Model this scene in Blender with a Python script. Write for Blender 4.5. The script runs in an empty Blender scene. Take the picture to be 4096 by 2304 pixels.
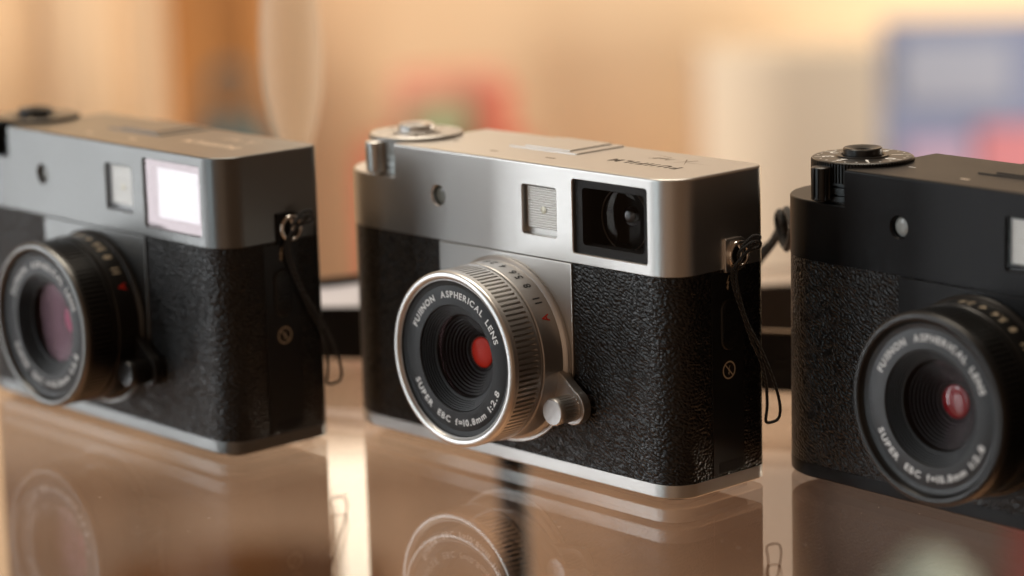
import bpy, bmesh, math, random
from mathutils import Vector, Matrix
random.seed(7)
S = 0.001                                   # all building numbers below are millimetres
PI = math.pi
sc = bpy.context.scene
COL = sc.collection

# ------------------------------------------------------------------ camera
CAM = Vector((377.39, -343.81, 139.03))     # mm
RIGHT = Vector((0.68278163, 0.73015336, -0.02617874))
UP = Vector((-0.12936936, 0.15608523, 0.97923489))
FWD = Vector((-0.71907776, 0.66521686, -0.2010316))
cd = bpy.data.cameras.new('camera')
cam = bpy.data.objects.new('camera', cd)
COL.objects.link(cam)
cam.matrix_world = Matrix(((RIGHT.x, UP.x, -FWD.x, CAM.x*S), (RIGHT.y, UP.y, -FWD.y, CAM.y*S),
                           (RIGHT.z, UP.z, -FWD.z, CAM.z*S), (0, 0, 0, 1)))
cd.sensor_width = 36.0
cd.lens = 93.33
cd.clip_start = 0.02
cd.clip_end = 50
cd.dof.use_dof = True
cd.dof.focus_distance = 0.499
cd.dof.aperture_fstop = 8.2
sc.camera = cam

# ------------------------------------------------------------------ world, lamps, exposure
w = bpy.data.worlds.new('World'); sc.world = w; w.use_nodes = True
bg = w.node_tree.nodes['Background']
bg.inputs[0].default_value = (0.74, 0.42, 0.24, 1)
bg.inputs[1].default_value = 0.16
sc.view_settings.view_transform = 'Standard'
sc.view_settings.look = 'None'
sc.view_settings.exposure = 0
sc.view_settings.gamma = 1
sc.cycles.use_denoising = True
sc.cycles.max_bounces = 10
sc.cycles.transparent_max_bounces = 16
sc.cycles.transmission_bounces = 10
sc.cycles.sample_clamp_indirect = 4.0
sc.cycles.blur_glossy = 0.3
sc.cycles.caustics_reflective = False
sc.cycles.caustics_refractive = True

H = Vector((-0.73406, 0.67908, 0)); RT = Vector((0.67908, 0.73406, 0))
def BG(s, d, z):                            # room frame: metres sideways / away from the tripod, height
    p = Vector((CAM.x, CAM.y, 0))*S + RT*s + H*d
    return Vector((p.x, p.y, z))

def area(name, loc, target, sx, sy, power, color):
    l = bpy.data.lights.new(name, 'AREA'); l.shape = 'RECTANGLE'; l.size = sx; l.size_y = sy
    l.energy = power; l.color = color
    o = bpy.data.objects.new(name, l); COL.objects.link(o)
    o.location = loc
    d = (Vector(target)-Vector(loc)).normalized()
    z = -d; up = Vector((0, 0, 1)); x = up.cross(z).normalized(); y = z.cross(x)
    o.matrix_world = Matrix(((x.x, y.x, z.x, loc[0]), (x.y, y.y, z.y, loc[1]), (x.z, y.z, z.z, loc[2]), (0, 0, 0, 1)))
    return o
def azi(a, d, z):                           # a: degrees from -x towards -y, seen from the middle camera
    return Vector((-math.cos(math.radians(a))*d, -math.sin(math.radians(a))*d, z))
def radiance(name, loc, tgt, sx, sy, L, color):   # lamp given by its radiance
    return area(name, loc, tgt, sx, sy, L*sx*sy*PI, color)
O0 = (0, 0, 0.03)
radiance('window_light', azi(35.0, 2.2, 0.20), (-0.08, -0.03, 0.20), 0.36, 1.8, 6.5, (0.93, 0.97, 1.0))
radiance('window_light_far', azi(56.0, 2.2, 0.80), (0, 0, 0.80), 0.52, 1.2, 4.6, (0.90, 0.96, 1.0))
radiance('window_light_side', azi(80.0, 2.0, 0.40), (0, 0, 0.40), 0.20, 1.5, 5.0, (0.74, 0.92, 1.0))
radiance('warm_side_fill', azi(118.0, 2.2, 0.35), (0, 0, 0.35), 1.5, 1.2, 0.36, (1.0, 0.70, 0.48))  # added fill, warms the rounded body corner
radiance('warm_back_fill', azi(208.0, 2.2, 0.0), (0, 0, 0.0), 1.1, 1.2, 0.18, (1.0, 0.60, 0.36))  # added fill, gives the body sides a brown glow
radiance('wall_lamp', BG(-0.135, 2.25, 0.77), tuple(BG(-0.135, 0, 0.77)), 0.14, 0.62, 2.4, (1.0, 0.88, 0.68))
radiance('room_lamp', BG(-0.15, 1.0, 2.0), tuple(BG(-0.05, 2.4, -0.2)), 1.7, 0.8, 10.8, (1.0, 0.88, 0.72))
radiance('low_fill', BG(1.2, 1.3, -0.25), tuple(BG(-0.1, 2.3, -0.6)), 0.9, 0.7, 12.5, (1.0, 0.86, 0.70))  # added fill, brightens the bench seen through the glass

# ------------------------------------------------------------------ materials
MATS = {}
def mat(name, base, rough=0.5, metal=0.0, **kw):
    if name in MATS: return MATS[name]
    m = bpy.data.materials.new(name); m.use_nodes = True
    b = m.node_tree.nodes['Principled BSDF']
    b.inputs['Base Color'].default_value = (*base, 1)
    b.inputs['Roughness'].default_value = rough
    b.inputs['Metallic'].default_value = metal
    for k, v in kw.items(): b.inputs[k.replace('_', ' ')].default_value = v
    MATS[name] = m
    return m
def nodes(m): return m.node_tree.nodes, m.node_tree.links, m.node_tree.nodes['Principled BSDF']

def fine_grain(m, scale=4200, dist=0.00003, strength=0.45, col=None):
    n, l, b = nodes(m)
    tc = n.new('ShaderNodeTexCoord'); t = n.new('ShaderNodeTexNoise'); t.inputs['Scale'].default_value = scale
    t.inputs['Detail'].default_value = 2
    bu = n.new('ShaderNodeBump'); bu.inputs['Distance'].default_value = dist; bu.inputs['Strength'].default_value = strength
    l.new(tc.outputs['Object'], t.inputs['Vector']); l.new(t.outputs['Fac'], bu.inputs['Height']); l.new(bu.outputs['Normal'], b.inputs['Normal'])
    t2 = n.new('ShaderNodeTexNoise'); t2.inputs['Scale'].default_value = 60
    l.new(tc.outputs['Object'], t2.inputs['Vector'])
    r = b.inputs['Roughness'].default_value
    mr = n.new('ShaderNodeMapRange'); mr.inputs['To Min'].default_value = r-0.04; mr.inputs['To Max'].default_value = r+0.04
    l.new(t2.outputs['Fac'], mr.inputs['Value']); l.new(mr.outputs['Result'], b.inputs['Roughness'])
    return m

silver = fine_grain(mat('satin_silver', (0.62, 0.61, 0.59), 0.37, 1.0))
silver_hi = mat('bright_silver', (0.74, 0.73, 0.71), 0.36, 1.0)
silver_ring = fine_grain(mat('silver_ring', (0.60, 0.59, 0.58), 0.42, 1.0))
charcoal = fine_grain(mat('charcoal_metal', (0.20, 0.203, 0.20), 0.35, 1.0))
black_paint = fine_grain(mat('black_paint', (0.0055, 0.0055, 0.006), 0.38, 0.0, Specular_IOR_Level=0.20))
black_metal = mat('black_anodised', (0.012, 0.0115, 0.011), 0.32, 0.0, Specular_IOR_Level=0.48)
black_side = mat('black_plastic', (0.008, 0.008, 0.008), 0.45)
matte_black = mat('matte_black', (0.006, 0.0055, 0.005), 0.7)
inner_black = mat('inner_black', (0.007, 0.005, 0.0045), 0.45, Specular_IOR_Level=0.2)
name_black = mat('name_ring_black', (0.018, 0.019, 0.020), 0.45, Specular_IOR_Level=0.3)
name_grey = mat('name_ring_grey', (0.028, 0.030, 0.032), 0.42, Specular_IOR_Level=0.45)
ink_white = mat('white_ink', (0.92, 0.93, 0.92), 0.6)
ink_warm = mat('cream_ink', (0.62, 0.52, 0.38), 0.6)
ink_black = mat('black_ink', (0.008, 0.009, 0.010), 0.5)
ink_red = mat('red_ink', (0.60, 0.025, 0.012), 0.5)
engrave = mat('engraved_dark', (0.030, 0.022, 0.016), 0.5)
engrave_light = mat('engraved_light', (0.75, 0.66, 0.55), 0.4, 0.6)
red_reflection = mat('red_coat_reflection', (0.66, 0.032, 0.014), 0.4, Specular_IOR_Level=0.2)  # coating reflection painted into the element colour, likewise in the two below
red_dark = mat('deep_red_reflection', (0.30, 0.008, 0.012), 0.2, Coat_Weight=0.6, Coat_Roughness=0.05)
pink_reflection = mat('magenta_reflection', (0.55, 0.06, 0.16), 0.15, Coat_Weight=0.8)
diffuser = mat('flash_diffuser', (0.88, 0.87, 0.83), 0.35, 0.45)
diffuser_lit = mat('flash_diffuser_lit', (0.86, 0.85, 0.80), 0.3, 0.25, Coat_Weight=0.4)  # lit copy of the flash diffuser, its brighter reflection set in the material
amber = mat('amber_element', (0.85, 0.81, 0.66), 0.4, 0.4)
af_glass = mat('lamp_glass', (0.20, 0.20, 0.17), 0.25, Coat_Weight=0.5)
af_glass_b = mat('lamp_glass_bright', (0.42, 0.44, 0.42), 0.3, Coat_Weight=0.5)
chrome = mat('polished_metal', (0.75, 0.72, 0.68), 0.12, 1.0)
cord_m = mat('black_cord', (0.012, 0.011, 0.010), 0.75, Sheen_Weight=0.3)
n, l, b = nodes(cord_m)
tc = n.new('ShaderNodeTexCoord'); wv = n.new('ShaderNodeTexWave'); wv.inputs['Scale'].default_value = 900; wv.inputs['Distortion'].default_value = 1.5
wv.bands_direction = 'DIAGONAL'; bu = n.new('ShaderNodeBump'); bu.inputs['Distance'].default_value = 0.0001
l.new(tc.outputs['Object'], wv.inputs['Vector']); l.new(wv.outputs['Fac'], bu.inputs['Height']); l.new(bu.outputs['Normal'], b.inputs['Normal'])

def leather(name, base, rough, dist=0.00030, scale=2300, period=0.0007):
    m = mat(name, base, rough, Specular_IOR_Level=0.46)
    n, l, b = nodes(m)
    tc = n.new('ShaderNodeTexCoord'); mp = n.new('ShaderNodeMapping')
    mp.inputs['Rotation'].default_value = (0.0, math.radians(-28), 0.0)
    nz = n.new('ShaderNodeTexNoise'); nz.inputs['Scale'].default_value = 330; nz.inputs['Detail'].default_value = 3
    add = n.new('ShaderNodeVectorMath'); add.operation = 'MULTIPLY_ADD'
    add.inputs[1].default_value = (0.0016, 0.0016, 0.0016)
    wv = n.new('ShaderNodeTexWave'); wv.wave_type = 'BANDS'; wv.bands_direction = 'Z'; wv.inputs['Scale'].default_value = 2*PI/20/period
    wv.inputs['Distortion'].default_value = 3.0; wv.inputs['Detail'].default_value = 3; wv.inputs['Detail Scale'].default_value = 1.5
    mp2 = n.new('ShaderNodeMapping'); mp2.inputs['Scale'].default_value = (0.60, 0.8, 1.0)
    vo = n.new('ShaderNodeTexVoronoi'); vo.feature = 'SMOOTH_F1'; vo.inputs['Smoothness'].default_value = 0.4; vo.inputs['Scale'].default_value = scale
    a1 = n.new('ShaderNodeMath'); a1.operation = 'MULTIPLY_ADD'; a1.inputs[1].default_value = -1.0
    a2 = n.new('ShaderNodeMath'); a2.operation = 'MULTIPLY_ADD'; a2.inputs[1].default_value = 0.20
    bu = n.new('ShaderNodeBump'); bu.inputs['Distance'].default_value = dist; bu.inputs['Strength'].default_value = 1.0
    l.new(tc.outputs['Object'], mp.inputs['Vector']); l.new(mp.outputs['Vector'], nz.inputs['Vector'])
    l.new(nz.outputs['Color'], add.inputs[0]); l.new(mp.outputs['Vector'], add.inputs[2])
    l.new(add.outputs['Vector'], wv.inputs['Vector']); l.new(add.outputs['Vector'], mp2.inputs['Vector']); l.new(mp2.outputs['Vector'], vo.inputs['Vector'])
    l.new(vo.outputs['Distance'], a1.inputs[0]); l.new(wv.outputs['Fac'], a2.inputs[0]); l.new(a2.outputs[0], a1.inputs[2])
    l.new(a1.outputs[0], bu.inputs['Height']); l.new(bu.outputs['Normal'], b.inputs['Normal'])
    return m
leather_m = leather('grained_leather', (0.0035, 0.0034, 0.0034), 0.36, 0.00030, 2050)
leather_s = leather('strap_leather', (0.010, 0.009, 0.009), 0.55, 0.00012, 1800)

def coated_pane(name, tint, strength, rough=0.0, base_t=0.95, gain=1.6):
    m = bpy.data.materials.new(name); m.use_nodes = True
    n = m.node_tree.nodes; l = m.node_tree.links; n.clear()
    out = n.new('ShaderNodeOutputMaterial'); mix = n.new('ShaderNodeMixShader')
    tr = n.new('ShaderNodeBsdfTransparent'); tr.inputs[0].default_value = (base_t, base_t, base_t, 1)
    gl = n.new('ShaderNodeBsdfGlossy'); gl.inputs['Color'].default_value = (*tint, 1); gl.inputs['Roughness'].default_value = rough
    fr = n.new('ShaderNodeFresnel'); geo = n.new('ShaderNodeNewGeometry'); im = n.new('ShaderNodeMath'); im.operation = 'MULTIPLY_ADD'
    im.inputs[1].default_value = 1/1.5-1.5; im.inputs[2].default_value = 1.5
    l.new(geo.outputs['Backfacing'], im.inputs[0]); l.new(im.outputs[0], fr.inputs['IOR'])
    mr = n.new('ShaderNodeMath'); mr.operation = 'MULTIPLY_ADD'; mr.inputs[1].default_value = gain; mr.inputs[2].default_value = strength
    mr.use_clamp = True
    l.new(fr.outputs[0], mr.inputs[0]); l.new(mr.outputs[0], mix.inputs[0])
    l.new(tr.outputs[0], mix.inputs[1]); l.new(gl.outputs[0], mix.inputs[2]); l.new(mix.outputs[0], out.inputs[0])
    return m
pane_m = coated_pane('finder_pane', (1.0, 0.99, 1.0), 0.0, gain=0.35)
pane_mirror = coated_pane('finder_pane_mirror', (1.0, 0.86, 0.88), 0.06)
pane_inner = coated_pane('finder_inner_mirror', (0.92, 1.0, 1.0), 0.02)
lens_coat = coated_pane('lens_coating', (0.5, 0.3, 0.32), 0.0, gain=0.25)
lens_coat_l = coated_pane('lens_coating_purple', (0.50, 0.30, 0.35), 0.0, gain=0.75)

gm = bpy.data.materials.new('table_glass'); gm.use_nodes = True
gb = gm.node_tree.nodes['Principled BSDF']
gb.inputs['Base Color'].default_value = (1, 1, 1, 1); gb.inputs['Transmission Weight'].default_value = 1
gb.inputs['Roughness'].default_value = 0.0; gb.inputs['IOR'].default_value = 1.5

# ------------------------------------------------------------------ mesh helpers (mm in, metres out)
def tagit(o, label=None, cat=None, group=None, kind=None):
    if label: o['label'] = label
    if cat: o['category'] = cat
    if group: o['group'] = group
    if kind: o['kind'] = kind
    return o
def finish(me, m, angle=35, smooth=True):
    if m: me.materials.clear(); me.materials.append(m)
    if smooth:
        me.shade_smooth(); me.set_sharp_from_angle(angle=math.radians(angle))
class MB:
    def __init__(s): s.v = []; s.f = []
    def add(s, vs, fs):
        k = len(s.v); s.v += [tuple(p) for p in vs]; s.f += [tuple(i+k for i in f) for f in fs]; return s
    def mesh(s, name, m, angle=35, smooth=True):
        me = bpy.data.meshes.new(name)
        me.from_pydata([(x*S, y*S, z*S) for x, y, z in s.v], [], s.f); me.validate()
        bm = bmesh.new(); bm.from_mesh(me); bmesh.ops.recalc_face_normals(bm, faces=bm.faces); bm.to_mesh(me); bm.free()
        finish(me, m, angle, smooth)
        return me
    def build(s, name, m, parent=None, angle=35, smooth=True, wn=False):
        o = bpy.data.objects.new(name, s.mesh(name, m, angle, smooth)); COL.objects.link(o)
        if parent: o.parent = parent
        if wn:
            md = o.modifiers.new('wn', 'WEIGHTED_NORMAL'); md.keep_sharp = True; md.weight = 100
        return o
def rrect(x0, x1, y0, y1, rs, seg=10):
    """rounded rectangle, counter-clockwise; rs = radii at (x0,y0),(x1,y0),(x1,y1),(x0,y1)"""
    if isinstance(rs, (int, float)): rs = (rs,)*4
    out = []
    for (cx, cy, r, a) in ((x0+rs[0], y0+rs[0], rs[0], 180), (x1-rs[1], y0+rs[1], rs[1], 270), (x1-rs[2], y1-rs[2], rs[2], 0), (x0+rs[3], y1-rs[3], rs[3], 90)):
        if r < 1e-6: out.append((cx, cy)); continue
        k = max(2, int(seg*max(1, min(2.4, r/4))))
        for i in range(k+1):
            t = math.radians(a+90*i/k); out.append((cx+r*math.cos(t), cy+r*math.sin(t)))
    return out
def offset(poly, d):
    """inset a counter-clockwise polygon by d"""
    n = len(poly); res = []
    for i in range(n):
        p0, p, p1 = Vector(poly[i-1]), Vector(poly[i]), Vector(poly[(i+1) % n])
        a, b2 = p-p0, p1-p
        if a.length < 1e-6: a = b2
        if b2.length < 1e-6: b2 = a
        a.normalize(); b2.normalize()
        na, nb = Vector((-a.y, a.x)), Vector((-b2.y, b2.x))
        k = (na+nb); k = k/max(0.3, k.length_squared)*2
        res.append((p.x+k.x*d, p.y+k.y*d))
    return res
def slab(mb, poly, z0, z1, bt=0.0, bb=0.0, seg=4, axis='z', cap0=True, cap1=True):
    """prism with rounded top (bt) and bottom (bb) edges. axis 'z': poly in xy. axis 'y': poly in xz, z0..z1 are y values (z0 = back, z1 = front)"""
    rings = []
    def R(d, z): rings.append([(x, y, z) for x, y in (offset(poly, d) if d > 1e-9 else poly)])
    if bb > 0:
        for i in range(seg+1):
            t = PI/2*i/seg; R(bb*(1-math.sin(t)), z0+math.copysign(1, z1-z0)*bb*(1-math.cos(t)))
    else: R(0, z0)
    if bt > 0:
        for i in range(seg+1):
            t = PI/2*i/seg; R(bt*(1-math.cos(t)), z1-math.copysign(1, z1-z0)*bt*(1-math.sin(t)))
    else: R(0, z1)
    n = len(poly); vs = [p for r in rings for p in r]
    if axis == 'y': vs = [(x, c, z) for x, z, c in vs]
    if axis == 'x': vs = [(c, y, z) for y, z, c in vs]
    fs = []
    for j in range(len(rings)-1):
        for i in range(n):
            fs.append((j*n+i, j*n+(i+1) % n, (j+1)*n+(i+1) % n, (j+1)*n+i))
    if cap0: fs.append(tuple(range(n-1, -1, -1)))
    if cap1: fs.append(tuple(range((len(rings)-1)*n, len(rings)*n)))
    return mb.add(vs, fs)
def lathe(mb, prof, cx, cz, seg=144, axis='y', closed=False, mod=None, caps=(False, False)):
    """prof: list of (r, along). axis y: circles in xz about (cx,cz); axis z: circles in xy about (cx,cy=cz)"""
    vs = []; fs = []
    for j, (r, a) in enumerate(prof):
        for i in range(seg):
            t = 2*PI*i/seg; rr = r if mod is None else mod(j, r, i)
            x, q = cx+rr*math.cos(t), cz+rr*math.sin(t)
            vs.append((x, a, q) if axis == 'y' else ((x, q, a) if axis == 'z' else (a, x, q)))
    m = len(prof)
    for j in range(m if closed else m-1):
        k = (j+1) % m
        for i in range(seg):
            fs.append((j*seg+i, j*seg+(i+1) % seg, k*seg+(i+1) % seg, k*seg+i))
    if caps[0]: fs.append(tuple(range(seg)))
    if caps[1]: fs.append(tuple(range((m-1)*seg, m*seg)))
    return mb.add(vs, fs)
def box(mb, x0, x1, y0, y1, z0, z1):
    return slab(mb, [(x0, y0), (x1, y0), (x1, y1), (x0, y1)], z0, z1)
def tube(mb, pts, r, seg=8, sub=6):
    P = [Vector(p) for p in pts]; Q = []
    for i in range(len(P)-1):
        a = P[i-1] if i else P[i]; b2, c = P[i], P[i+1]; d = P[i+2] if i+2 < len(P) else c
        for k in range(sub):
            t = k/sub
            Q.append(0.5*((2*b2)+(c-a)*t+(2*a-5*b2+4*c-d)*t*t+(3*b2-a-3*c+d)*t**3))
    Q.append(P[-1])
    vs = []; fs = []; up = None
    for i, p in enumerate(Q):
        t = (Q[min(i+1, len(Q)-1)]-Q[max(i-1, 0)]).normalized()
        if up is None: up = t.orthogonal().normalized()
        up = (up-t*up.dot(t)).normalized(); s2 = t.cross(up)
        for k in range(seg):
            a = 2*PI*k/seg; vs.append(p+(up*math.cos(a)+s2*math.sin(a))*r)
    for i in range(len(Q)-1):
        for k in range(seg):
            fs.append((i*seg+k, i*seg+(k+1) % seg, (i+1)*seg+(k+1) % seg, (i+1)*seg+k))
    fs.append(tuple(range(seg))); fs.append(tuple(range((len(Q)-1)*seg, len(Q)*seg)))
    return mb.add(vs, fs)

# --- lettering: Blender's built-in font turned into flat meshes
_gl = {}
def glyph(ch, bold=0.012):
    key = (ch, bold)
    if key in _gl: return _gl[key]
    c = bpy.data.curves.new('t', 'FONT'); c.body = ch; c.size = 1; c.offset = bold; c.resolution_u = 3
    o = bpy.data.objects.new('t', c); COL.objects.link(o)
    bpy.context.view_layer.update()
    dg = bpy.context.evaluated_depsgraph_get()
    me = bpy.data.meshes.new_from_object(o.evaluated_get(dg))
    v = [(p.co.x, p.co.y) for p in me.vertices]; f = [tuple(p.vertices) for p in me.polygons]
    bpy.data.objects.remove(o); bpy.data.curves.remove(c); bpy.data.meshes.remove(me)
    if ch == 'J':
        y0, y1 = min(p[1] for p in v), max(p[1] for p in v); v = [(x*0.9, (y-y0)*y1/(y1-y0)) for x, y in v]
    x0 = min((p[0] for p in v), default=0); x1 = max((p[0] for p in v), default=0.3)
    _gl[key] = ([(x-x0, y) for x, y in v], f, x1-x0)
    return _gl[key]
CAPH = max(p[1] for p in glyph('H', 0.012)[0])
def layout(text, gap=0.16, bold=0.012, space=0.45):
    """list of (verts in cap heights, faces) and the total width"""
    out = []; x = 0
    for ch in text:
        if ch == ' ': x += space; continue
        v, f, wd = glyph(ch, bold)
        out.append(([((a)/CAPH+x, b2/CAPH) for a, b2 in v], f)); x += wd/CAPH+gap
    return out, x-gap
def text_map(mb, text, fn, width=None, **kw):
    """fn(u, v): u along the text in cap heights (or 0..1 if width='unit'), v up in cap heights"""
    L, tot = layout(text, **kw)
    for v, f in L:
        mb.add([fn(u/tot if width == 'unit' else u-tot/2, q) for u, q in v], f)
    return tot

# ------------------------------------------------------------------ one camera
W2 = 49.3; D = 25.8; ZT = 60.5; ZL = 53.66; ZC = 42.25; ZP = 2.67; XS = -28.35
LX, LZ = 3.94, 23.16
BOLT = [(0.25, 1.0), (-0.45, -0.12), (-0.05, -0.12), (-0.30, -0.62), (-0.48, -0.62), (0.0, -1.15), (0.22, -0.5), (0.05, -0.5), (0.42, 0.12), (0.02, 0.12), (0.45, 1.0)]

def cut(o, cutters):
    for c in cutters:
        md = o.modifiers.new('b', 'BOOLEAN'); md.operation = 'DIFFERENCE'; md.solver = 'EXACT'; md.object = c
    bpy.context.view_layer.update()
    dg = bpy.context.evaluated_depsgraph_get()
    me = bpy.data.meshes.new_from_object(o.evaluated_get(dg))
    o.modifiers.clear(); o.data = me
    for c in cutters: bpy.data.objects.remove(c)
    me.shade_smooth(); me.set_sharp_from_angle(angle=math.radians(30))
    md = o.modifiers.new('wn', 'WEIGHTED_NORMAL'); md.keep_sharp = True; md.weight = 100
    return me

def make_camera(loc, rz, V, label):
    root = bpy.data.objects.new('compact_camera', None); COL.objects.link(root)
    root.location = Vector(loc)*S; root.rotation_euler = (0, 0, math.radians(rz)); root.empty_display_size = 0.02
    tagit(root, label, 'camera', 'compact cameras set out in a row on the glass')
    P = lambda mb, name, m, par=root, **k: mb.build(name, m, par, **k)
    body, met, ring, rim = V['body'], V['body'], V['ring'], V['rim']
    full = rrect(-W2, W2, 0, D, (12.6, 6.2, 3.2, 12.6))
    # bottom plate, foot
    P(slab(MB(), full, 0, ZP, 0.05, 0.35, 3), 'bottom_plate', body, wn=True)
    P(slab(MB(), offset(full, 3.0), -0.9, 0.02), 'foot_pad', matte_black)
    # leather core
    P(slab(MB(), offset(full, 0.06), ZP, ZC, 0, 0), 'leather_cover', leather_m, angle=50)
    # top cover: low shoulder at the dial end and the tall part, one mesh
    tall = [p for p in rrect(XS, W2, 0, D, (0, 6.2, 3.2, 0))]
    mb = MB(); slab(mb, tall, ZC+0.02, ZT, 0.55, 0.10, 4)
    o = P(mb, 'top_cover', body)
    vf = rrect(23.02, 42.58, 44.27, 58.38, 0.55, 4); fl = rrect(9.2, 18.68, 46.5, 56.06, 0.5, 4)
    af = [(-15.2+1.95*math.cos(t*PI/18), 51.2+1.95*math.sin(t*PI/18)) for t in range(36)]
    def cutter(poly, depth, flare):
        rings = [(offset(poly, -flare*2), -flare), (poly, flare), (poly, depth)]
        n = len(poly); vs = [(x, c, z) for pl, c in rings for x, z in pl]; fs = []
        for j in range(2):
            for i in range(n): fs.append((j*n+i, j*n+(i+1) % n, (j+1)*n+(i+1) % n, (j+1)*n+i))
        fs += [tuple(range(n)), tuple(range(2*n, 3*n))]
        return P(MB().add(vs, fs), 'cut', None, root)
    cut(o, [cutter(vf, 12, 0.16), cutter(fl, 2.4, 0.13), cutter(af, 2.6, 0.28)])
    mb = MB()
    low = [p for p in rrect(-W2, XS, 0, D, (12.6, 0, 0, 12.6))]
    slab(mb, low, ZC+0.02, ZL, 0.40, 0.10, 4)
    P(mb, 'dial_shoulder', body, o, wn=True)
    # engraved maker name and model script (read from behind the camera)
    tm = MB()
    def top(u, v, x0=30.8, yb=12.9, h=2.0): return (x0-u*h, yb-v*h, ZT+0.02)
    text_map(tm, 'FUJIFILM', lambda u, v: (39.8-u*17.8, 12.9-v*2.3, ZT+0.02), 'unit', bold=0.05, gap=0.30)
    P(tm, 'maker_name', V['eng'], o, smooth=False)
    tm = MB()
    text_map(tm, 'half', lambda u, v: (29.5-(u*2.6+v*0.9), 19.2-v*1.9, ZT+0.02), bold=0.0, gap=0.05)
    def stroke(p, q, wd):
        p, q = Vector(p), Vector(q); d = (q-p).normalized(); nn = Vector((-d.y, d.x))*wd
        tm.add([(p.x+nn.x, p.y+nn.y, ZT+0.02), (q.x, q.y, ZT+0.02), (p.x-nn.x, p.y-nn.y, ZT+0.02)], [(0, 1, 2)])
    stroke((36.5, 20.5), (33.3, 15.0), 0.22); stroke((33.8, 20.3), (38.2, 14.6), 0.16); stroke((36.0, 17.6), (42.8, 18.0), 0.10); stroke((30, 20.2), (23.5, 21.8), 0.10)
    P(tm, 'model_script', V['eng2'], o, smooth=False)
    tm = MB(); slab(tm, rrect(9.9, 12.5, 5.6, 6.3, 0.3, 3), ZT+0.0, ZT+0.03)
    slab(tm, rrect(-5.5, -3.4, 5.2, 5.9, 0.3, 3), ZT+0.0, ZT+0.03)
    P(tm, 'index_mark', V['eng2'], o, smooth=False)
    # accessory shoe cover
    mb = MB(); slab(mb, rrect(-7, 12.5, 11.8, D-0.5, 0.5, 3), ZT, ZT+0.22, 0.16, 0, 3)
    sh = P(mb, 'shoe_cover', body, wn=True)
    mb = MB(); slab(mb, rrect(-3.6, 9.4, 13.0, D-1.0, 0.3, 3), ZT+0.23, ZT+0.45, 0.16, 0, 3)
    P(mb, 'shoe_plate', body, sh, wn=True)
    # front panel: U shape round the lens
    u = [(LX+18.85*math.cos(PI+PI*i/48), LZ+18.85*math.sin(PI+PI*i/48)) for i in range(49)] + [(LX+18.85, ZC-0.12), (LX-18.85, ZC-0.12)]
    P(slab(MB(), u, 0.3, -0.42, 0.16, 0, 3, axis='y'), 'front_panel', body, wn=True)
    # ---------------- lens barrel
    mb = MB(); lathe(mb, [(18.1, 0.2), (18.1, -0.55), (18.25, -0.75), (18.25, -1.15), (17.98, -1.45), (17.55, -1.75), (17.5, -6.55), (17.35, -6.75), (16.9, -6.78), (16.9, -7.15), (17.25, -7.2), (17.3, -7.4)], LX, LZ, 160)
    barrel = P(mb, 'lens_barrel', V['scale'], angle=28)
    NS = 100; seg = NS*6
    def mod(j, r, i): return r-(0.75 if (2 <= j <= 3 and (i % 6) in (0, 1)) else 0)
    mb = MB(); lathe(mb, [(17.3, -7.4), (17.3, -7.85), (17.3, -7.9), (17.3, -13.0), (17.3, -13.05), (17.25, -13.7)], LX, LZ, seg, mod=mod)
    P(mb, 'grip_ring', V['grip'], barrel, angle=25)
    mb = MB(); lathe(mb, [(17.25, -13.7), (17.28, -14.0), (17.15, -14.45), (16.9, -14.72), (16.45, -14.85), (15.95, -14.75), (15.75, -14.5), (15.62, -14.1)], LX, LZ, 160)
    P(mb, 'front_rim', rim, barrel, angle=60)
    mb = MB(); lathe(mb, [(15.62, -14.1), (15.45, -13.95), (15.35, -14.2)], LX, LZ, 160)
    P(mb, 'inner_rim', V['inrim'], barrel, angle=60)
    # name ring, stepped cone
    mb = MB(); lathe(mb, [(15.35, -14.2), (15.2, -13.75), (14.3, -13.55), (14.2, -13.6), (10.55, -13.6), (10.4, -13.45)], LX, LZ, 160)
    nr = P(mb, 'name_ring', V['name'], barrel, angle=30)
    pr = []
    for k in range(6):
        r = 10.4-k*0.33; y = -13.4+k*0.34
        pr += [(r, y), (r-0.06, y+0.30), (r-0.24, y+0.34)]
    pr += [(8.4, -11.35), (8.15, -11.2)]
    P(lathe(MB(), pr, LX, LZ, 120), 'stepped_cone', name_black, barrel, angle=25)
    pr = [(8.15, -11.2), (8.0, -10.7)]
    for k in range(8):
        r = 7.9-k*0.50; y = -10.6+k*0.46
        pr += [(r, y), (r-0.10, y+0.42), (r-0.46, y+0.46)]
    pr += [(3.8, -6.9), (3.5, -6.6), (3.15, -6.6)]
    P(lathe(MB(), pr, LX, LZ, 120), 'inner_baffle', inner_black, barrel, angle=25)
    pr = [(3.05*math.cos(t*PI/16), -6.6-0.45*math.sin(t*PI/16)) for t in range(8)] + [(0.02, -7.05)]
    P(lathe(MB(), pr, LX, LZ, 64), 'glass_element', V['elem'], barrel, angle=80)
    pr = [(8.15*math.cos(t*PI/16), -11.1-0.06*math.sin(t*PI/16)) for t in range(8)] + [(0.02, -11.16)]
    P(lathe(MB(), pr, LX, LZ, 96), 'front_element', V['coat'], barrel, angle=80)
    # lettering on the name ring
    tm = MB(); yy = -13.63; r0 = 12.0; hh = 1.22
    def arc(txt, a0, a1, topside):
        def fn(q, v):
            th = math.radians(a0+(a1-a0)*q); rr = r0+v*hh if topside else r0+hh-v*hh
            return (LX+rr*math.cos(th), yy, LZ+rr*math.sin(th))
        text_map(tm, txt, fn, 'unit', bold=0.036, gap=0.20)
    arc('FUJINON', 156.8, 117.0, True); arc('ASPHERICAL', 108.0, 50.0, True); arc('LENS', 43.8, 21.0, True)
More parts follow.
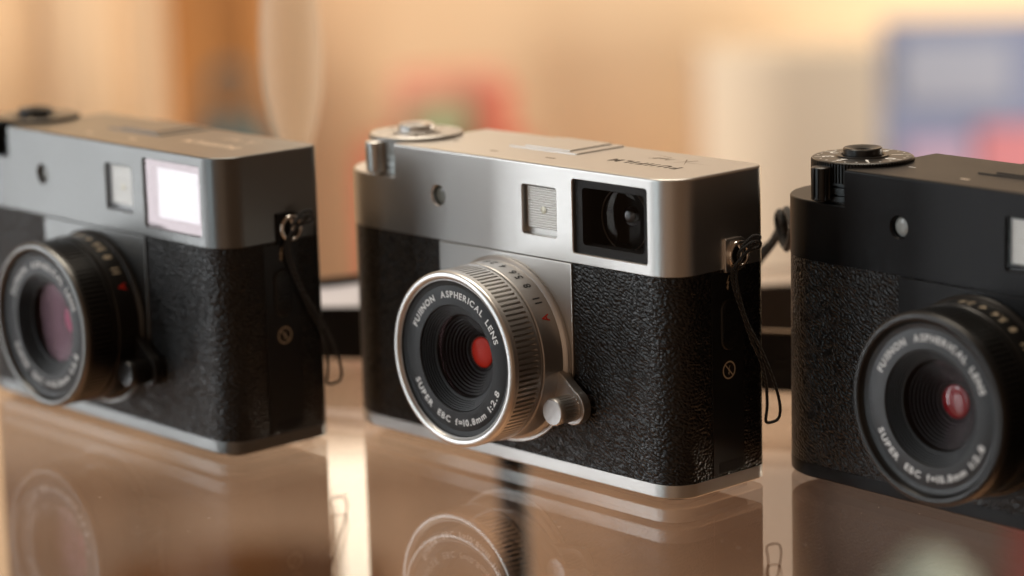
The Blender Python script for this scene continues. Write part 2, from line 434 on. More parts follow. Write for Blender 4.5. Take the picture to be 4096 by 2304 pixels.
    arc('SUPER', 205.5, 235.5, False); arc('EBC', 243.5, 260.5, False); arc('f=10.8mm', 267.0, 309.5, False); arc('1:2.8', 316.2, 338.5, False)
    P(tm, 'lettering', V['ink'], nr, smooth=False)
    # aperture scale
    def scale_text(txt, a, m, name):
        tm = MB(); rr = 17.57; h2 = 1.75
        text_map(tm, txt, lambda q, v: (LX+rr*math.cos(math.radians(a)+q*h2*0.82/rr), -3.15-v*h2, LZ+rr*math.sin(math.radians(a)+q*h2*0.82/rr)), bold=0.022, gap=0.22 if txt != '11' else 0.5)
        P(tm, name, m, barrel, smooth=False)
    for txt, a in (('11', 41.5), ('8', 53.8), ('5.6', 65.5), ('4', 77.5), ('2.8', 89.5)): scale_text(txt, a, V['num'], 'aperture_number')
    scale_text('A', 29.3, ink_red, 'automatic_mark')
    # focus lever
    kx, kz = 24.5, 14.8
    pts = [(kx+3.45*math.cos(t), kz+3.45*math.sin(t)) for t in [math.radians(-112+i*180/24) for i in range(25)]]
    b0, b1 = math.radians(-5), math.radians(-40)
    pts += [(LX+17.2*math.cos(b0), LZ+17.2*math.sin(b0)), (LX+17.2*math.cos(b1), LZ+17.2*math.sin(b1))]
    lv = P(slab(MB(), pts, -0.9, -2.9, 0.22, 0.1, 3, axis='y'), 'focus_lever', V['lever'], wn=True)
    NK = 22
    def kmod(j, r, i): return r-(0.22 if (2 <= j <= 3 and (i % 6) in (0, 1, 2)) else 0)
    mb = MB(); lathe(mb, [(2.45, -2.9), (2.6, -3.0), (2.62, -3.1), (2.62, -6.6), (2.62, -6.65), (2.66, -7.6), (2.55, -7.85), (2.4, -7.95)], kx, kz, NK*6, mod=kmod, caps=(False, True))
    P(mb, 'lever_knob', V['knob'], lv, angle=28)
    # ---------------- finder window
    mb = MB(); n = 12
    outer = vf; inn = rrect(25.0, 41.2, 45.9, 56.9, 0.8, 4)
    # masking frame set back in the opening
    vs = [(x, 0.75, z) for x, z in outer]+[(x, 0.75, z) for x, z in inn]+[(x, 3.2, z) for x, z in inn]; nn = len(outer)
    fs = [(i, (i+1) % nn, nn+(i+1) % nn, nn+i) for i in range(nn)]+[(nn+i, nn+(i+1) % nn, 2*nn+(i+1) % nn, 2*nn+i) for i in range(nn)]
    win = P(mb.add(vs, fs), 'finder_window', V['fframe'], smooth=False)
    mb = MB(); slab(mb, offset(vf, 0.05), 11.8, 11.6, axis='y'); box(mb, 23.3, 23.5, 3, 11.6, 44.5, 58.2); box(mb, 42.1, 42.3, 3, 11.6, 44.5, 58.2)
    P(mb, 'finder_interior', matte_black, win, smooth=False)
    pr = [(5.95, 3.6), (5.95, 3.45)] + [(5.9*math.cos(t*PI/20), 3.4-0.7*math.sin(t*PI/20)) for t in range(10)] + [(0.03, 2.7)]
    P(lathe(MB(), pr, 33.6, 51.3, 64), 'finder_lens', coated_finder, win, angle=60)
    pr = [(6.15, 3.8), (6.1, 3.3), (5.98, 3.2), (5.92, 3.5)]
    P(lathe(MB(), pr, 33.6, 51.3, 64), 'finder_lens_rim', dark_rim, win, angle=60)
    pr = [(1.9*math.cos(t*PI/20), 6.2-1.6*math.sin(t*PI/20)) for t in range(10)] + [(0.02, 4.6)]
    P(lathe(MB(), pr, 32.8, 51.6, 48), 'eyepiece_lens', glossy_black, win, angle=80)
    P(MB().add([(x, 0.45, z) for x, z in offset(vf, 0.01)], [tuple(range(len(vf)))]), 'finder_pane', V['pane'], win, smooth=False)
    if V.get('inner'):
        q = rrect(26.6, 41.0, 46.4, 56.7, 0.5, 3)
        P(MB().add([(x, 1.1, z) for x, z in q], [tuple(range(len(q)))]), 'inner_pane', V['inner'], win, smooth=False)
    # ---------------- flash window
    mb = MB(); xs0, xs1 = 9.75, 18.3; z0, z1 = 47.6, 55.7; N = 17; k = 6; prof = []
    for i in range(N*k+1):
        zz = z0+(z1-z0)*i/(N*k); prof.append((1.15-0.16*abs(math.sin(PI*i/k)), zz))
    vs = [(x, y, z) for y, z in prof for x in (xs0, xs1)]; fs = [(2*i, 2*i+1, 2*i+3, 2*i+2) for i in range(len(prof)-1)]
    flo = P(MB().add(vs, fs), 'flash_window', V['diff'], angle=50)
    mb = MB(); slab(mb, offset(fl, -0.02), 2.38, 1.5, axis='y')
    P(mb, 'flash_tray', V['tray'], flo, smooth=False)
    P(lathe(MB(), [(0.75, 0.96), (0.7, 0.93), (0.02, 0.92)], 14.2, 51.3, 24), 'amber_spot', amber, flo)
    P(MB().add([(x, 0.42, z) for x, z in offset(fl, 0.01)], [tuple(range(len(fl)))]), 'flash_pane', pane_m, flo, smooth=False)
    # ---------------- autofocus lamp
    pr = [(1.95, 2.3), (1.9, 1.2), (1.75, 1.05), (1.2, 0.8), (0.6, 0.68), (0.02, 0.65)]
    P(lathe(MB(), pr, -15.2, 51.2, 48), 'autofocus_lamp', V['af'], angle=60)
    # ---------------- dial
    dx, dy, R = -33.2, 10.4, 9.7
    ND = 96
    def dmod(j, r, i): return r-(0.40 if (12 <= j <= 13 and (i % 6) in (0, 1, 2)) else 0)
    pr = [(9.0, ZL), (9.0, 54.0), (9.45, 54.05), (9.45, 54.9), (8.9, 55.0), (8.9, 55.3), (9.45, 55.35), (9.45, 56.5), (8.9, 56.6), (8.9, 56.9), (9.7, 57.0), (9.7, 57.4), (9.7, 57.45), (9.7, 60.9), (9.55, 61.15), (9.3, 61.3), (8.9, 61.32)]
    mb = MB(); lathe(mb, pr, dx, dy, ND*6, axis='z', mod=dmod, caps=(False, True))
    dial = P(mb, 'exposure_dial', V['dial'], angle=28)
    tm = MB()
    for i, ch in enumerate('0123C321'):
        a0 = math.radians(4-i*45)
        text_map(tm, ch, lambda q, v: (dx+(5.5+v*2.1)*math.cos(a0)+q*2.1*math.sin(a0), dy+(5.5+v*2.1)*math.sin(a0)-q*2.1*math.cos(a0), 61.35), bold=0.035)
        for j in range(3):
            aa = a0-math.radians(45*(j)/3)
            c = (dx+8.4*math.cos(aa), dy+8.4*math.sin(aa))
            if j == 0:
                t = Vector((math.cos(aa), math.sin(aa))); nn2 = Vector((-t.y, t.x))*0.13
                tm.add([(c[0]-t.x*.6+nn2.x, c[1]-t.y*.6+nn2.y, 61.35), (c[0]-t.x*.6-nn2.x, c[1]-t.y*.6-nn2.y, 61.35), (c[0]+t.x*.7-nn2.x, c[1]+t.y*.7-nn2.y, 61.35), (c[0]+t.x*.7+nn2.x, c[1]+t.y*.7+nn2.y, 61.35)], [(0, 1, 2, 3)])
            else:
                tm.add([(c[0]+.26*math.cos(t*PI/5), c[1]+.26*math.sin(t*PI/5), 61.35) for t in range(10)], [tuple(range(10))])
    P(tm, 'dial_numbers', V['dnum'], dial, smooth=False)
    mb = MB(); lathe(mb, [(5.1, 61.33), (4.9, 61.62), (4.2, 61.62), (4.0, 61.4)], dx, dy, 64, axis='z')
    P(mb, 'button_collar', V['collar'], dial, angle=30)
    mb = MB(); lathe(mb, [(3.7, 61.3), (3.7, 62.75), (3.5, 62.95), (3.25, 62.95), (2.4, 62.75), (1.6, 62.45), (1.5, 61.8)], dx, dy, 64, axis='z', caps=(False, True))
    P(mb, 'shutter_button', V['button'], dial, angle=30)
    tm = MB(); slab(tm, rrect(-21.3, -19.5, 9.6, 9.85, 0.1, 2), ZT, ZT+0.03); P(tm, 'dial_index', V['dnum'], dial, smooth=False)
    # power switch
    sx_, sy_ = -33.9, -0.35
    def smod(j, r, i): return r-(0.35 if (3 <= j <= 4 and (i % 9) in (0, 1, 2)) else 0)
    mb = MB(); lathe(mb, [(1.4, 54.2), (1.6, 54.3), (1.85, 54.4), (1.87, 55.3), (1.87, 60.1), (1.83, 60.35), (1.6, 60.5)], sx_, sy_, 108, axis='z', mod=smod, caps=(True, True))
    sw = P(mb, 'power_switch', V['dial'], angle=28)
    P(slab(MB(), rrect(-35.2, -32.6, -1.2, 4.0, 0.8, 3), 53.9, 54.45, 0.1, 0.1, 2), 'switch_arm', V['dial'], sw, angle=40)
    tm = MB(); text_map(tm, 'ON', lambda q, v: (-30.6-q*1.1, 2.4-v*1.1, ZL+0.02), bold=0.01); P(tm, 'switch_word', V['dnum'], sw, smooth=False)
    # ---------------- side door with flash selector
    mb = MB(); slab(mb, rrect(10.0, 18.6, 3.1, 41.7, 0.3, 3), W2-0.5, W2+0.06, 0.06, 0, 2, axis='x')
    door = P(mb, 'side_door', black_side, wn=True)
    mb = MB(); slab(mb, rrect(11.6, 18.2, 3.4, 5.4, 0.3, 3), W2, W2+0.10, axis='x'); P(mb, 'door_notch', matte_black, door, smooth=False)
    mb = MB(); slab(mb, rrect(12.2, 16.6, 26.8, 36.6, 2.1, 6), W2, W2+0.55, 0.35, 0, 3, axis='x')
    for i in range(6):
        box(mb, W2+0.5, W2+0.75, 13.0, 15.8, 28.6+i*1.2, 29.0+i*1.2)
    P(mb, 'flash_selector', black_side, door, angle=40)
    tm = MB(); sc_ = 1.35
    tm.add([(W2+0.08, 14.4-0 + a*-sc_*-0.75, 40.0-0.3+b2*sc_) for a, b2 in BOLT], [tuple(range(len(BOLT)))])
    tm.add([(W2+0.08, 14.5 + a*0.75*0.85, 22.9+b2*0.85) for a, b2 in BOLT], [tuple(range(len(BOLT)))])
    for j in range(40):
        a, a2 = 2*PI*j/40, 2*PI*(j+1)/40
        tm.add([(W2+0.08, 14.5+r*math.cos(t), 22.9+r*math.sin(t)) for r, t in ((1.45, a), (1.75, a), (1.75, a2), (1.45, a2))], [(0, 1, 2, 3)])
    tm.add([(W2+0.085, 14.5+a, 22.9+b2) for a, b2 in ((-1.1, 1.0), (-0.9, 1.15), (1.1, -1.0), (0.9, -1.15))], [(0, 1, 2, 3)])
    P(tm, 'flash_symbol', ink_warm, door, smooth=False)
    # ---------------- strap eyelets
    for sgn in (1, -1):
        ey = 16.6 if sgn > 0 else 13.0
        mb = MB(); slab(mb, rrect(ey-3.3, ey+3.1, 41.6, 48.0, (0.4, 2.6, 2.6, 0.4), 5), sgn*(W2-0.3), sgn*(W2+0.55), 0.2, 0, 3, axis='x')
        e = P(mb, 'strap_eyelet', V['eyelet'], wn=True)
        R1, R2 = 2.35, 0.48; vs = []; fs = []; A, B = 40, 12
        for i in range(A):
            for j in range(B):
                t, p = 2*PI*i/A, 2*PI*j/B
                vs.append((sgn*(W2+0.75)+R2*math.sin(p)*1.3, ey+(R1+R2*math.cos(p))*math.cos(t), 44.7+(R1+R2*math.cos(p))*math.sin(t)))
                fs.append((i*B+j, i*B+(j+1) % B, ((i+1) % A)*B+(j+1) % B, ((i+1) % A)*B+j))
        P(MB().add(vs, fs), 'eyelet_ring', V['eyering'], e, angle=80)
        P(slab(MB(), [(ey+2.2*math.cos(t*PI/12), 44.7+2.2*math.sin(t*PI/12)) for t in range(24)], sgn*(W2+0.4), sgn*(W2+0.6), axis='x'), 'eyelet_well', matte_black, e, smooth=False)
        if sgn > 0: P(tube(MB(), [(W2+0.6, ey, 42.7), (W2+1.3, ey-0.1, 43.9), (W2+1.4, ey+0.1, 45.3), (W2+0.6, ey, 46.8)], 0.42), 'eyelet_bar', chrome, e, angle=80)
    return root

coated_finder = coated_pane('finder_lens_glass', (0.9, 0.85, 0.8), 0.0, 0.0, 0.8, 0.15)
dark_rim = mat('finder_rim', (0.11, 0.095, 0.08), 0.3)
glossy_black = mat('glossy_black_glass', (0.006, 0.005, 0.005), 0.03, Coat_Weight=1.0)

SILVER = dict(body=silver, ring=silver_ring, scale=silver_ring, grip=silver_ring, rim=silver_hi, inrim=silver_ring, name=name_black, elem=red_reflection, coat=lens_coat,
              ink=ink_white, num=ink_black, lever=silver_ring, knob=silver_ring, fframe=matte_black, pane=pane_m, diff=diffuser, tray=silver, af=af_glass, dial=silver,
              dnum=engrave, collar=silver, button=silver, eyelet=silver_hi, eyering=chrome, eng=engrave, eng2=mat('engraved_soft', (0.24, 0.19, 0.15), 0.5))
CHAR = dict(body=charcoal, ring=black_metal, scale=black_metal, grip=black_metal, rim=charcoal, inrim=black_metal, name=name_grey, elem=pink_reflection, coat=lens_coat_l,
            ink=ink_white, num=ink_warm, lever=black_metal, knob=black_metal, fframe=matte_black, pane=pane_mirror, diff=diffuser_lit, tray=charcoal, af=af_glass, dial=black_metal,
            inner=pane_inner, dnum=ink_warm, collar=black_metal, button=black_metal, eyelet=black_paint, eyering=chrome, eng=engrave_light, eng2=engrave_light)
BLACK = dict(body=black_paint, ring=black_metal, scale=black_metal, grip=black_metal, rim=black_metal, inrim=black_metal, name=name_grey, elem=red_dark, coat=lens_coat,
             ink=ink_white, num=ink_warm, lever=black_metal, knob=black_metal, fframe=matte_black, pane=pane_m, diff=diffuser_lit, tray=black_paint, af=af_glass_b, dial=black_metal,
             dnum=ink_white, collar=black_metal, button=black_metal, eyelet=black_paint, eyering=matte_black, eng=engrave_light, eng2=engrave_light)

# ------------------------------------------------------------------ setting: glass top, wall, floor
gx = []
def gpt(s, d): p = Vector((CAM.x, CAM.y, 0))+RT*s+H*d; return (p.x, p.y)
glass = slab(MB(), [gpt(-520, 330), gpt(560, 330), gpt(560, 700), gpt(-520, 700)][::1], -8.9, -0.9, 0.5, 0.5, 2)
g = glass.build('glass_table_top', gm, None, smooth=False)
tagit(g, 'clear glass table top that mirrors the row of cameras standing on it', 'table top')
MM = 1000
def bgp(s, d, z): p = BG(s, d, z); return (p.x*MM, p.y*MM, p.z*MM)
def bgbox(mb, s0, s1, d0, d1, z0, z1):
    pl = [bgp(s, d, 0)[:2] for s, d in ((s0, d0), (s1, d0), (s1, d1), (s0, d1))]
    return slab(mb, pl, z0*MM, z1*MM)
def plaster(name, base, sc1=3.0, amt=0.10):
    m = mat(name, base, 0.8); n, l, b = nodes(m)
    t = n.new('ShaderNodeTexNoise'); t.inputs['Scale'].default_value = sc1; t.inputs['Detail'].default_value = 4
    tc = n.new('ShaderNodeTexCoord'); cr = n.new('ShaderNodeMix'); cr.data_type = 'RGBA'
    cr.inputs[6].default_value = (*[c*(1-amt) for c in base], 1); cr.inputs[7].default_value = (*[min(1, c*(1+amt)) for c in base], 1)
    l.new(tc.outputs['Object'], t.inputs['Vector']); l.new(t.outputs['Fac'], cr.inputs[0]); l.new(cr.outputs[2], b.inputs['Base Color'])
    return m
wall_m = plaster('warm_wall', (0.86, 0.70, 0.49))
mb = MB(); bgbox(mb, -2.6, 2.6, 2.42, 2.50, -0.92, 1.9)
tagit(mb.build('back_wall', wall_m, None, smooth=False), kind='structure')
mb = MB(); bgbox(mb, -2.6, 2.6, 2.405, 2.42, 0.34, 1.9)  # unseen panel added so the camera tops reflect something duller
tagit(mb.build('upper_dim_panel', plaster('dim_panel_beige', (0.52, 0.45, 0.39)), None, smooth=False), kind='structure')
floor_m = plaster('wood_floor', (0.42, 0.24, 0.13), 2.0, 0.3)
mb = MB(); bgbox(mb, -2.6, 2.6, -0.6, 2.42, -0.98, -0.92)
tagit(mb.build('floor', floor_m, None, smooth=False), kind='structure')

make_camera((0, 0, 0), 0, SILVER, 'silver compact camera in the middle of the row, sharp, with silver lens and leather grip')
make_camera((-88.61, -35.16, 0), -0.945, CHAR, 'charcoal grey compact camera with black lens at the left, its finder window reflecting white light')
make_camera((92.94, 28.66, 0), -2.27, BLACK, 'all black compact camera at the right with numbered dial on top, partly out of frame')

# ------------------------------------------------------------------ cords and straps
mb = MB()
c1 = [(50.4, 16.2, 44.2), (51.4, 15.6, 45.6), (52.6, 17.6, 47.2), (53.0, 19.3, 47.0), (52.6, 19.6, 46.0), (51.6, 17.6, 45.4), (51.2, 15.6, 43.6), (51.0, 14.9, 41.0), (51.0, 15.8, 36.8), (51.1, 17.5, 32.2), (51.2, 19.7, 28.6), (51.2, 21.5, 25.8), (51.3, 23.2, 22.6), (51.5, 25.2, 18.0), (51.6, 26.3, 14.0), (51.5, 26.0, 11.8), (51.2, 24.6, 11.2), (50.9, 23.0, 11.6), (50.8, 23.5, 14.5), (50.8, 23.2, 19.0), (50.8, 21.8, 23.5), (50.8, 19.4, 27.6), (50.9, 17.0, 32.8), (50.7, 15.2, 37.2), (50.6, 14.2, 41.2), (51.4, 14.9, 43.6), (52.2, 16.9, 45.6), (53.0, 19.4, 47.8), (52.4, 18.0, 48.2), (51.2, 16.4, 46.2), (50.4, 16.0, 44.4)]
tube(mb, c1, 0.30)
o = mb.build('strap_cord', cord_m, None, angle=80)
tagit(o, 'thin black cord looped through the side eyelet of the silver camera', 'cord', 'thin black cords on the camera eyelets')
o2 = o.copy(); COL.objects.link(o2); o2.location = (-0.0888, -0.0345, 0.0); o2.rotation_euler.z = math.radians(-0.945)
o2['label'] = 'thin black cord hanging from the side eyelet of the charcoal camera'
mb = MB()
tube(mb, [(38, 46, 44.6), (33, 50, 46.5), (29, 54, 45.4), (26.2, 56.2, 43.0), (24.5, 57.6, 40.2), (20.5, 59.2, 36.5), (17.0, 60.2, 33.4), (8, 63, 26), (-8, 69, 14), (-20, 76, 4), (-30, 80, -0.3)], 0.75)
tube(mb, [(38, 46, 44.0), (34, 49.5, 40.5), (30, 53, 38.0), (27.2, 55.6, 39.6), (25.0, 57.4, 41.6), (20.8, 59.2, 37.6), (17.4, 60.2, 35.2), (9, 63, 28.5), (-7, 69, 16), (-21, 75, 5), (-32, 79, -0.3)], 0.75)
tube(mb, [(27.8, 55.0, 38.0), (25.6, 56.0, 40.6), (24.6, 56.6, 43.2), (26.4, 55.4, 44.6), (28.4, 54.4, 42.6), (26.6, 56.8, 40.0), (23.6, 57.8, 41.6)], 0.85)
tagit(mb.build('strap_cord', cord_m, None, angle=80), 'knotted black cord tied to the left eyelet of the black camera', 'cord', 'thin black cords on the camera eyelets')

def ribbon(mb, pts, z0, z1, th, lean=0.0):
    P2 = [Vector(p) for p in pts]; Q = []
    for i in range(len(P2)-1):
        a = P2[i-1] if i else P2[i]; b2, c = P2[i], P2[i+1]; d = P2[i+2] if i+2 < len(P2) else c
        for k in range(8):
            t = k/8; Q.append(0.5*((2*b2)+(c-a)*t+(2*a-5*b2+4*c-d)*t*t+(3*b2-a-3*c+d)*t**3))
    Q.append(P2[-1]); n = len(Q); vs = []
    for i, p in enumerate(Q):
        t = (Q[min(i+1, n-1)]-Q[max(i-1, 0)]).normalized(); nn = Vector((-t.y, t.x))
        zz0 = z0(i/(n-1)) if callable(z0) else z0; zz1 = z1(i/(n-1)) if callable(z1) else z1
        for off, z in ((-th/2, zz0), (th/2, zz0), (th/2+lean, zz1), (-th/2+lean, zz1)):
            q = p+nn*off; vs.append((q.x, q.y, z))
    fs = []
    for i in range(n-1):
        for k in range(4): fs.append((4*i+k, 4*i+(k+1) % 4, 4*i+4+(k+1) % 4, 4*i+4+k))
    fs += [(0, 1, 2, 3), (4*n-4, 4*n-3, 4*n-2, 4*n-1)]
    return mb.add(vs, fs)
pale = mat('pale_sheen', (0.86, 0.82, 0.88), 0.4)  # glossy sheen of the black strap, put into a pale colour
tan = mat('tan_edge', (0.34, 0.22, 0.13), 0.45)
def strap(name, path, h, label, pale_h=0.0, m=None):
    root = bpy.data.objects.new('camera_strap', None); COL.objects.link(root); root.location = Vector((path[0][0], path[0][1], -0.9))*S
    root.empty_display_size = 0.02
    loc = [(x-path[0][0], y-path[0][1]) for x, y in path]
    tagit(root, label, 'strap', 'leather camera straps lying behind the cameras')
    if pale_h: up2 = lambda t: h-1.5+3.0*t
    else: up2 = lambda t: h
    ribbon(MB(), loc, 0.0, up2, 1.6).build('strap_band', m or leather_s, root, angle=50)
    ribbon(MB(), loc, lambda t: up2(t)+0.02, lambda t: up2(t)+0.45, 1.3).build('band_edge', m or (tan if not pale_h else leather_s), root, angle=50)
    if pale_h:
        rise = lambda t: 6.5*(max(0, min(1, (t-0.28)/0.5))**2*(3-2*max(0, min(1, (t-0.28)/0.5))))-3.0
        ribbon(MB(), [(x, y) for x, y in loc], h-3, lambda t: h+pale_h+rise(t), 0.8, 6.5).build('sheen_strip', pale, root, angle=50)
        ribbon(MB(), [(x-4.4, y+4.9) for x, y in loc], lambda t: h+pale_h-4+rise(t), lambda t: h+pale_h+1.8+rise(t), 1.6, 0.5).build('upper_band', leather_s, root, angle=50)
    return root
strap('s', [(-150, 18), (-125, 22), (-108, 29), (-94, 38), (-80, 49), (-66, 60), (-45, 68), (-25, 70)], 12.0, 'black leather strap, its sheen painted pale, standing on edge between the charcoal and silver cameras', 6.0)
strap('s', [(-30, 62), (-14, 70), (0, 78.5), (12, 85), (26, 90), (48, 92), (75, 88)], 13.0, 'black leather strap with a tan top edge behind the gap left of the black camera')
strap('s', [(-46, 110), (-36, 117), (-28, 126), (-5, 140), (22, 150)], 12.0, 'dark strap coil farthest back on the glass behind the silver camera', m=mat('grey_brown_strap', (0.075, 0.062, 0.052), 0.7))  # grey brown tone, lighter than the strap leather

# ------------------------------------------------------------------ background, out of focus
curt = mat('curtain_cloth', (0.92, 0.72, 0.50), 0.8)
mb = MB(); vs = []; fs = []; n = 240
for i in range(n+1):
    s = -0.95+(0.66)*i/n
    d = 2.26+0.012*math.sin(s*2*PI/0.085)+0.006*math.sin(s*2*PI/0.033+1)
    for z in (-0.9, 1.3): vs.append(bgp(s, d, z))
for i in range(n): fs.append((2*i, 2*i+1, 2*i+3, 2*i+2))
mb.add(vs, fs); o = mb.build('curtain', curt, None, angle=80)
md = o.modifiers.new('solid', 'SOLIDIFY'); md.thickness = 0.004
tagit(o, 'pleated beige curtain hanging at the far left, blurred', 'curtain')
def mats(name, c, r=0.6, **k): return mat(name, c, r, **k)
def wood(name, base):
    m = mat(name, base, 0.45); n, l, b = nodes(m)
    tc = n.new('ShaderNodeTexCoord'); mp = n.new('ShaderNodeMapping'); mp.inputs['Scale'].default_value = (14, 14, 1.2)
    t = n.new('ShaderNodeTexNoise'); t.inputs['Scale'].default_value = 2.0; t.inputs['Detail'].default_value = 6; t.inputs['Distortion'].default_value = 0.6
    cr = n.new('ShaderNodeMix'); cr.data_type = 'RGBA'
    cr.inputs[6].default_value = (*[c*0.6 for c in base], 1); cr.inputs[7].default_value = (*[c*1.3 for c in base], 1)
    l.new(tc.outputs['Object'], mp.inputs[0]); l.new(mp.outputs[0], t.inputs[0]); l.new(t.outputs['Fac'], cr.inputs[0]); l.new(cr.outputs[2], b.inputs['Base Color'])
    return m
owood = wood('orange_wood', (0.50, 0.23, 0.075))
dwood = wood('brown_wood', (0.56, 0.40, 0.28))
# tall orange wooden post / door jamb
cab = bpy.data.objects.new('wooden_cabinet', None); COL.objects.link(cab); cab.location = BG(-0.25, 2.3, -0.92); tagit(cab, 'tall orange brown wooden cabinet beside the curtain, blurred', 'cabinet')
def bgpart(name, m, par, boxes, bev=4):
    mb = MB()
    for (s0, s1, d0, d1, z0, z1) in boxes:
        pl = [bgp(s, d, 0)[:2] for s, d in ((s0, d0), (s1, d0), (s1, d1), (s0, d1))]
        slab(mb, pl, z0*MM, z1*MM, bev, bev, 3)
    o = mb.build(name, m, None, angle=40)
    if par is not None:
        o.parent = par; o.matrix_parent_inverse = Matrix.Translation(par.location).inverted()
    return o
bgpart('cabinet_side', owood, cab, [(-0.30, -0.285, 2.27, 2.4, -0.92, 0.9), (-0.215, -0.20, 2.24, 2.4, -0.92, 0.9)])
bgpart('cabinet_back', owood, cab, [(-0.285, -0.215, 2.27, 2.30, -0.92, 0.9)])
bgpart('cabinet_shelf', owood, cab, [(-0.285, -0.215, 2.21, 2.27, -0.42, -0.40), (-0.285, -0.215, 2.21, 2.27, 0.2, 0.22)])
bgpart('cabinet_door', owood, cab, [(-0.284, -0.216, 2.19, 2.205, -0.90, -0.44)])
# low bench along the wall
ben = bpy.data.objects.new('low_bench', None); COL.objects.link(ben); ben.location = BG(0.0, 2.2, -0.92); tagit(ben, 'low brown wooden bench along the wall, seen through the glass top', 'bench')
bgpart('bench_top', dwood, ben, [(-0.9, 0.9, 2.0, 2.40, -0.42, -0.38)])
bgpart('bench_front', dwood, ben, [(-0.88, 0.88, 2.06, 2.09, -0.90, -0.42)])
bgpart('leg', dwood, ben, [(-0.89, -0.83, 2.01, 2.06, -0.92, -0.42)]); bgpart('leg', dwood, ben, [(0.83, 0.89, 2.01, 2.06, -0.92, -0.42)])
# teal bag on the bench
teal = mats('teal_cloth', (0.07, 0.10, 0.10), 0.8)
mb = MB(); pr = [(34, -378), (44, -370), (46, -300), (43, -220), (36, -168), (24, -150)]
c = bgp(-0.222, 2.12, 0); lathe(mb, pr, c[0], c[1], 32, axis='z', caps=(True, True))
bag = mb.build('cloth_bag', teal, None, angle=60); tagit(bag, 'dark teal cloth bag slumped against the orange cabinet, blurred', 'bag')
mb = MB(); tube(mb, [bgp(-0.24, 2.12, -0.155), bgp(-0.237, 2.12, -0.12), bgp(-0.222, 2.12, -0.11), bgp(-0.207, 2.12, -0.12), bgp(-0.204, 2.12, -0.155)], 5)
mb.build('handle', teal, bag, angle=80)
# red gift box with green round badge
redm = mats('red_card', (0.58, 0.15, 0.10), 0.6); redp = mats('rose_card', (0.72, 0.34, 0.25), 0.6); grn = mats('sage_card', (0.30, 0.36, 0.22), 0.6)
rb = bpy.data.objects.new('red_package', None); COL.objects.link(rb); rb.location = BG(-0.05, 2.25, -0.38); tagit(rb, 'upright red package with a round sage green badge, blurred behind the silver camera', 'package')
bgpart('package_body', redp, rb, [(-0.095, -0.002, 2.22, 2.27, -0.38, -0.132)])
bgpart('package_base', redm, rb, [(-0.125, 0.02, 2.18, 2.30, -0.376, -0.195)])
bgpart('package_side', redm, rb, [(-0.015, 0.005, 2.19, 2.215, -0.20, -0.14)])
mb = MB(); cc = bgp(-0.055, 2.2, -0.170); ax = Vector((H.x, H.y, 0)); sd = Vector((RT.x, RT.y, 0))
vs = []; fs = []; K = 40
for dd in (0, 12):
    for i in range(K):
        t = 2*PI*i/K; p = Vector(cc)+ax*dd+sd*(27*math.cos(t))+Vector((0, 0, 17*math.sin(t))); vs.append(tuple(p))
fs = [tuple(range(K)), tuple(range(K, 2*K))]+[(i, (i+1) % K, K+(i+1) % K, K+i) for i in range(K)]
o = mb.add(vs, fs).build('round_badge', grn, None, angle=40); o.parent = rb; o.matrix_parent_inverse = Matrix.Translation(rb.location).inverted()
# pale packages and blue poster board at the right
wht = mats('white_card', (0.80, 0.72, 0.60), 0.6)
wp = bgpart('white_package', wht, None, [(0.165, 0.345, 2.22, 2.32, -0.38, -0.12)]); tagit(wp, 'tall off-white package on the bench right of the silver camera, blurred', 'package')
blue = mats('blue_print', (0.15, 0.19, 0.32), 0.6); lil = mats('lilac_print', (0.32, 0.24, 0.36), 0.6); pink = mats('pink_print', (0.40, 0.15, 0.19), 0.6); dk = mats('dark_frame', (0.10, 0.06, 0.05), 0.6); sky = mats('pale_blue_print', (0.24, 0.28, 0.38), 0.6)
pb = bpy.data.objects.new('poster_board', None); COL.objects.link(pb); pb.location = BG(0.42, 2.1, -0.38); tagit(pb, 'blue poster board with lilac and pink areas leaning at the right edge', 'poster')
bgpart('board', blue, pb, [(0.300, 0.475, 2.10, 2.115, -0.376, -0.085)], 1)
bgpart('pale_panel', sky, pb, [(0.312, 0.40, 2.094, 2.0995, -0.150, -0.100)], 0.5)
bgpart('lilac_panel', lil, pb, [(0.315, 0.37, 2.094, 2.0995, -0.30, -0.180)], 0.5)
bgpart('pink_panel', pink, pb, [(0.375, 0.44, 2.094, 2.0995, -0.30, -0.170)], 0.5)
bgpart('board_frame', dk, pb, [(0.442, 0.475, 2.088, 2.0995, -0.376, -0.085)], 1)
# pale frosted goblet on the glass behind the charcoal camera
cup_m = mats('frosted_cup', (0.88, 0.76, 0.62), 0.45)
n, l, b = nodes(cup_m); tl = n.new('ShaderNodeBsdfTranslucent'); tl.inputs[0].default_value = (0.95, 0.82, 0.66, 1)
mx = n.new('ShaderNodeMixShader'); mx.inputs[0].default_value = 0.6
l.new(b.outputs[0], mx.inputs[1]); l.new(tl.outputs[0], mx.inputs[2])
tr = n.new('ShaderNodeBsdfTransparent'); mx2 = n.new('ShaderNodeMixShader'); mx2.inputs[0].default_value = 0.62
l.new(mx.outputs[0], mx2.inputs[1]); l.new(tr.outputs[0], mx2.inputs[2]); l.new(mx2.outputs[0], [q for q in n if q.type == 'OUTPUT_MATERIAL'][0].inputs[0])
cc = Vector((CAM.x, CAM.y, 0))+RT*(-53.0)+H*655
mb = MB(); pr = [(9, -0.9), (9, -0.3), (3, 0.6), (1.5, 3), (1.3, 28), (2.4, 36), (4.6, 43), (6.6, 49), (7.9, 56), (8.4, 63), (8.4, 70), (7.8, 78), (7.0, 84), (6.7, 84), (7.4, 78), (8.0, 70), (8.0, 63), (7.5, 56), (6.2, 49.5), (4.2, 43.5), (0.1, 38)]
lathe(mb, [(r*0.92, z) for r, z in pr], cc.x, cc.y, 48, axis='z', caps=(True, False))
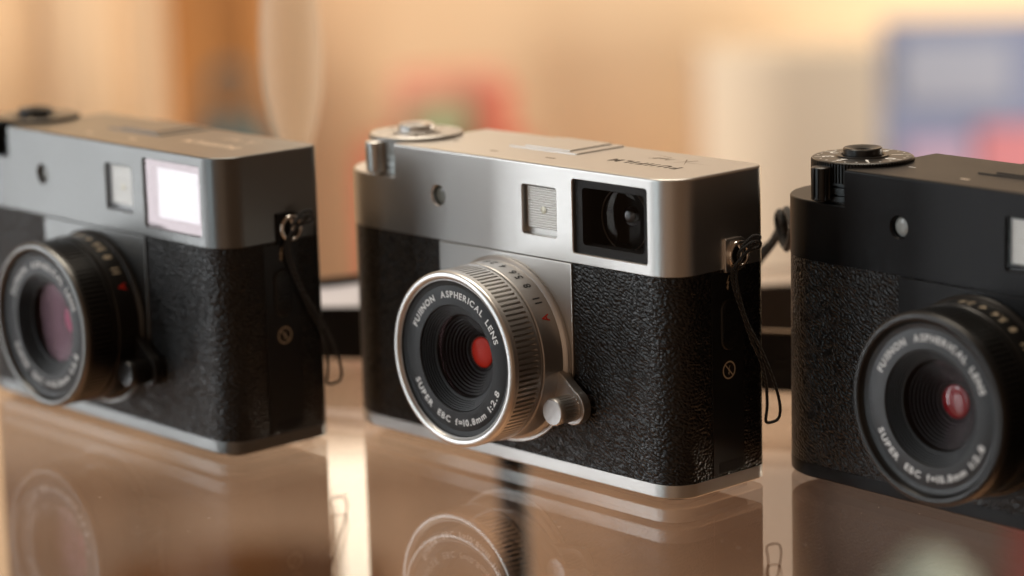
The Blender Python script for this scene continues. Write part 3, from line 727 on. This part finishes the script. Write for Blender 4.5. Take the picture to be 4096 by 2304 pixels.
o = mb.build('frosted_goblet', cup_m, None, angle=60)
tagit(o, 'pale frosted goblet on the glass behind the charcoal camera, blurred', 'goblet')
# dark rod that carries the glass
mb = MB(); c = Vector((CAM.x, CAM.y, 0))+RT*(-1.0)+H*690
lathe(mb, [(5.5, -9.0), (5.5, -10.0), (4.2, -11.0), (4.2, -915)], c.x, c.y, 32, axis='z', caps=(True, True))
rod = mb.build('support_rod', mats('black_steel', (0.012, 0.012, 0.012), 0.4), None, angle=40); tagit(rod, 'thin black steel rod standing under the glass top below the silver camera', 'rod')
mb = MB(); lathe(mb, [(60, -919.9), (60, -914), (10, -912)], c.x, c.y, 48, axis='z', caps=(True, True)); mb.build('base_plate', MATS['black_steel'], rod, angle=40)
mb = MB(); c = bgp(-0.20, 1.88, 0)  # added basket, stands in for a dark blob mirrored in the glass
lathe(mb, [(60, -919), (92, -915), (104, -760), (98, -560), (103, -500), (106, -470), (98, -468), (90, -520)], c[0], c[1], 48, axis='z', caps=(True, False))
o = mb.build('added_basket', wood('basket_weave', (0.20, 0.085, 0.03)), None, angle=60); tagit(o, 'dark brown round basket added for a dark reflection under the charcoal camera', 'basket')
dkc = bpy.data.objects.new('dark_crate', None); COL.objects.link(dkc); dkc.location = BG(0.42, 1.98, -0.92); tagit(dkc, 'dark brown crate with a red end, seen through the glass below the black camera', 'crate')
bgpart('crate_body', mats('dark_brown_board', (0.05, 0.032, 0.026), 0.6), dkc, [(0.235, 0.375, 1.95, 2.05, -0.918, -0.425)])
bgpart('red_end', mats('dull_red_board', (0.10, 0.016, 0.014), 0.6), dkc, [(0.376, 0.47, 1.95, 2.05, -0.918, -0.425)])
# pale round bowl seen through the glass at the lower right
mb = MB(); c = bgp(0.30, 1.86, 0)
pr = [(14, -560), (30, -550), (40, -520), (38, -490), (30, -470), (18, -462), (16, -455)]
lathe(mb, pr, c[0], c[1], 40, axis='z', caps=(True, True))
o = mb.build('round_vase', mats('pale_ceramic', (0.26, 0.31, 0.28), 0.3), None, angle=60); tagit(o, 'pale grey green round vase seen through the glass under the black camera', 'vase')

# dust on the glass top
mb = MB(); rd = random.Random(3)
for i in range(240):
    x, y = gpt(rd.uniform(-130, 130), rd.uniform(420, 640)); a = rd.uniform(0, PI); L = rd.choice((0.06, 0.08, 0.1, 0.12, 0.3)); t = rd.uniform(0.03, 0.05)
    c_, s_ = math.cos(a), math.sin(a)
    slab(mb, [(x-L*c_+t*s_, y-L*s_-t*c_), (x+L*c_+t*s_, y+L*s_-t*c_), (x+L*c_-t*s_, y+L*s_+t*c_), (x-L*c_-t*s_, y-L*s_+t*c_)], -0.895, -0.85)
o = mb.build('dust', mat('dust_fleck', (0.70, 0.62, 0.52), 0.9), None, smooth=False); tagit(o, 'fine pale dust flecks lying on the glass table top', 'dust', kind='stuff')
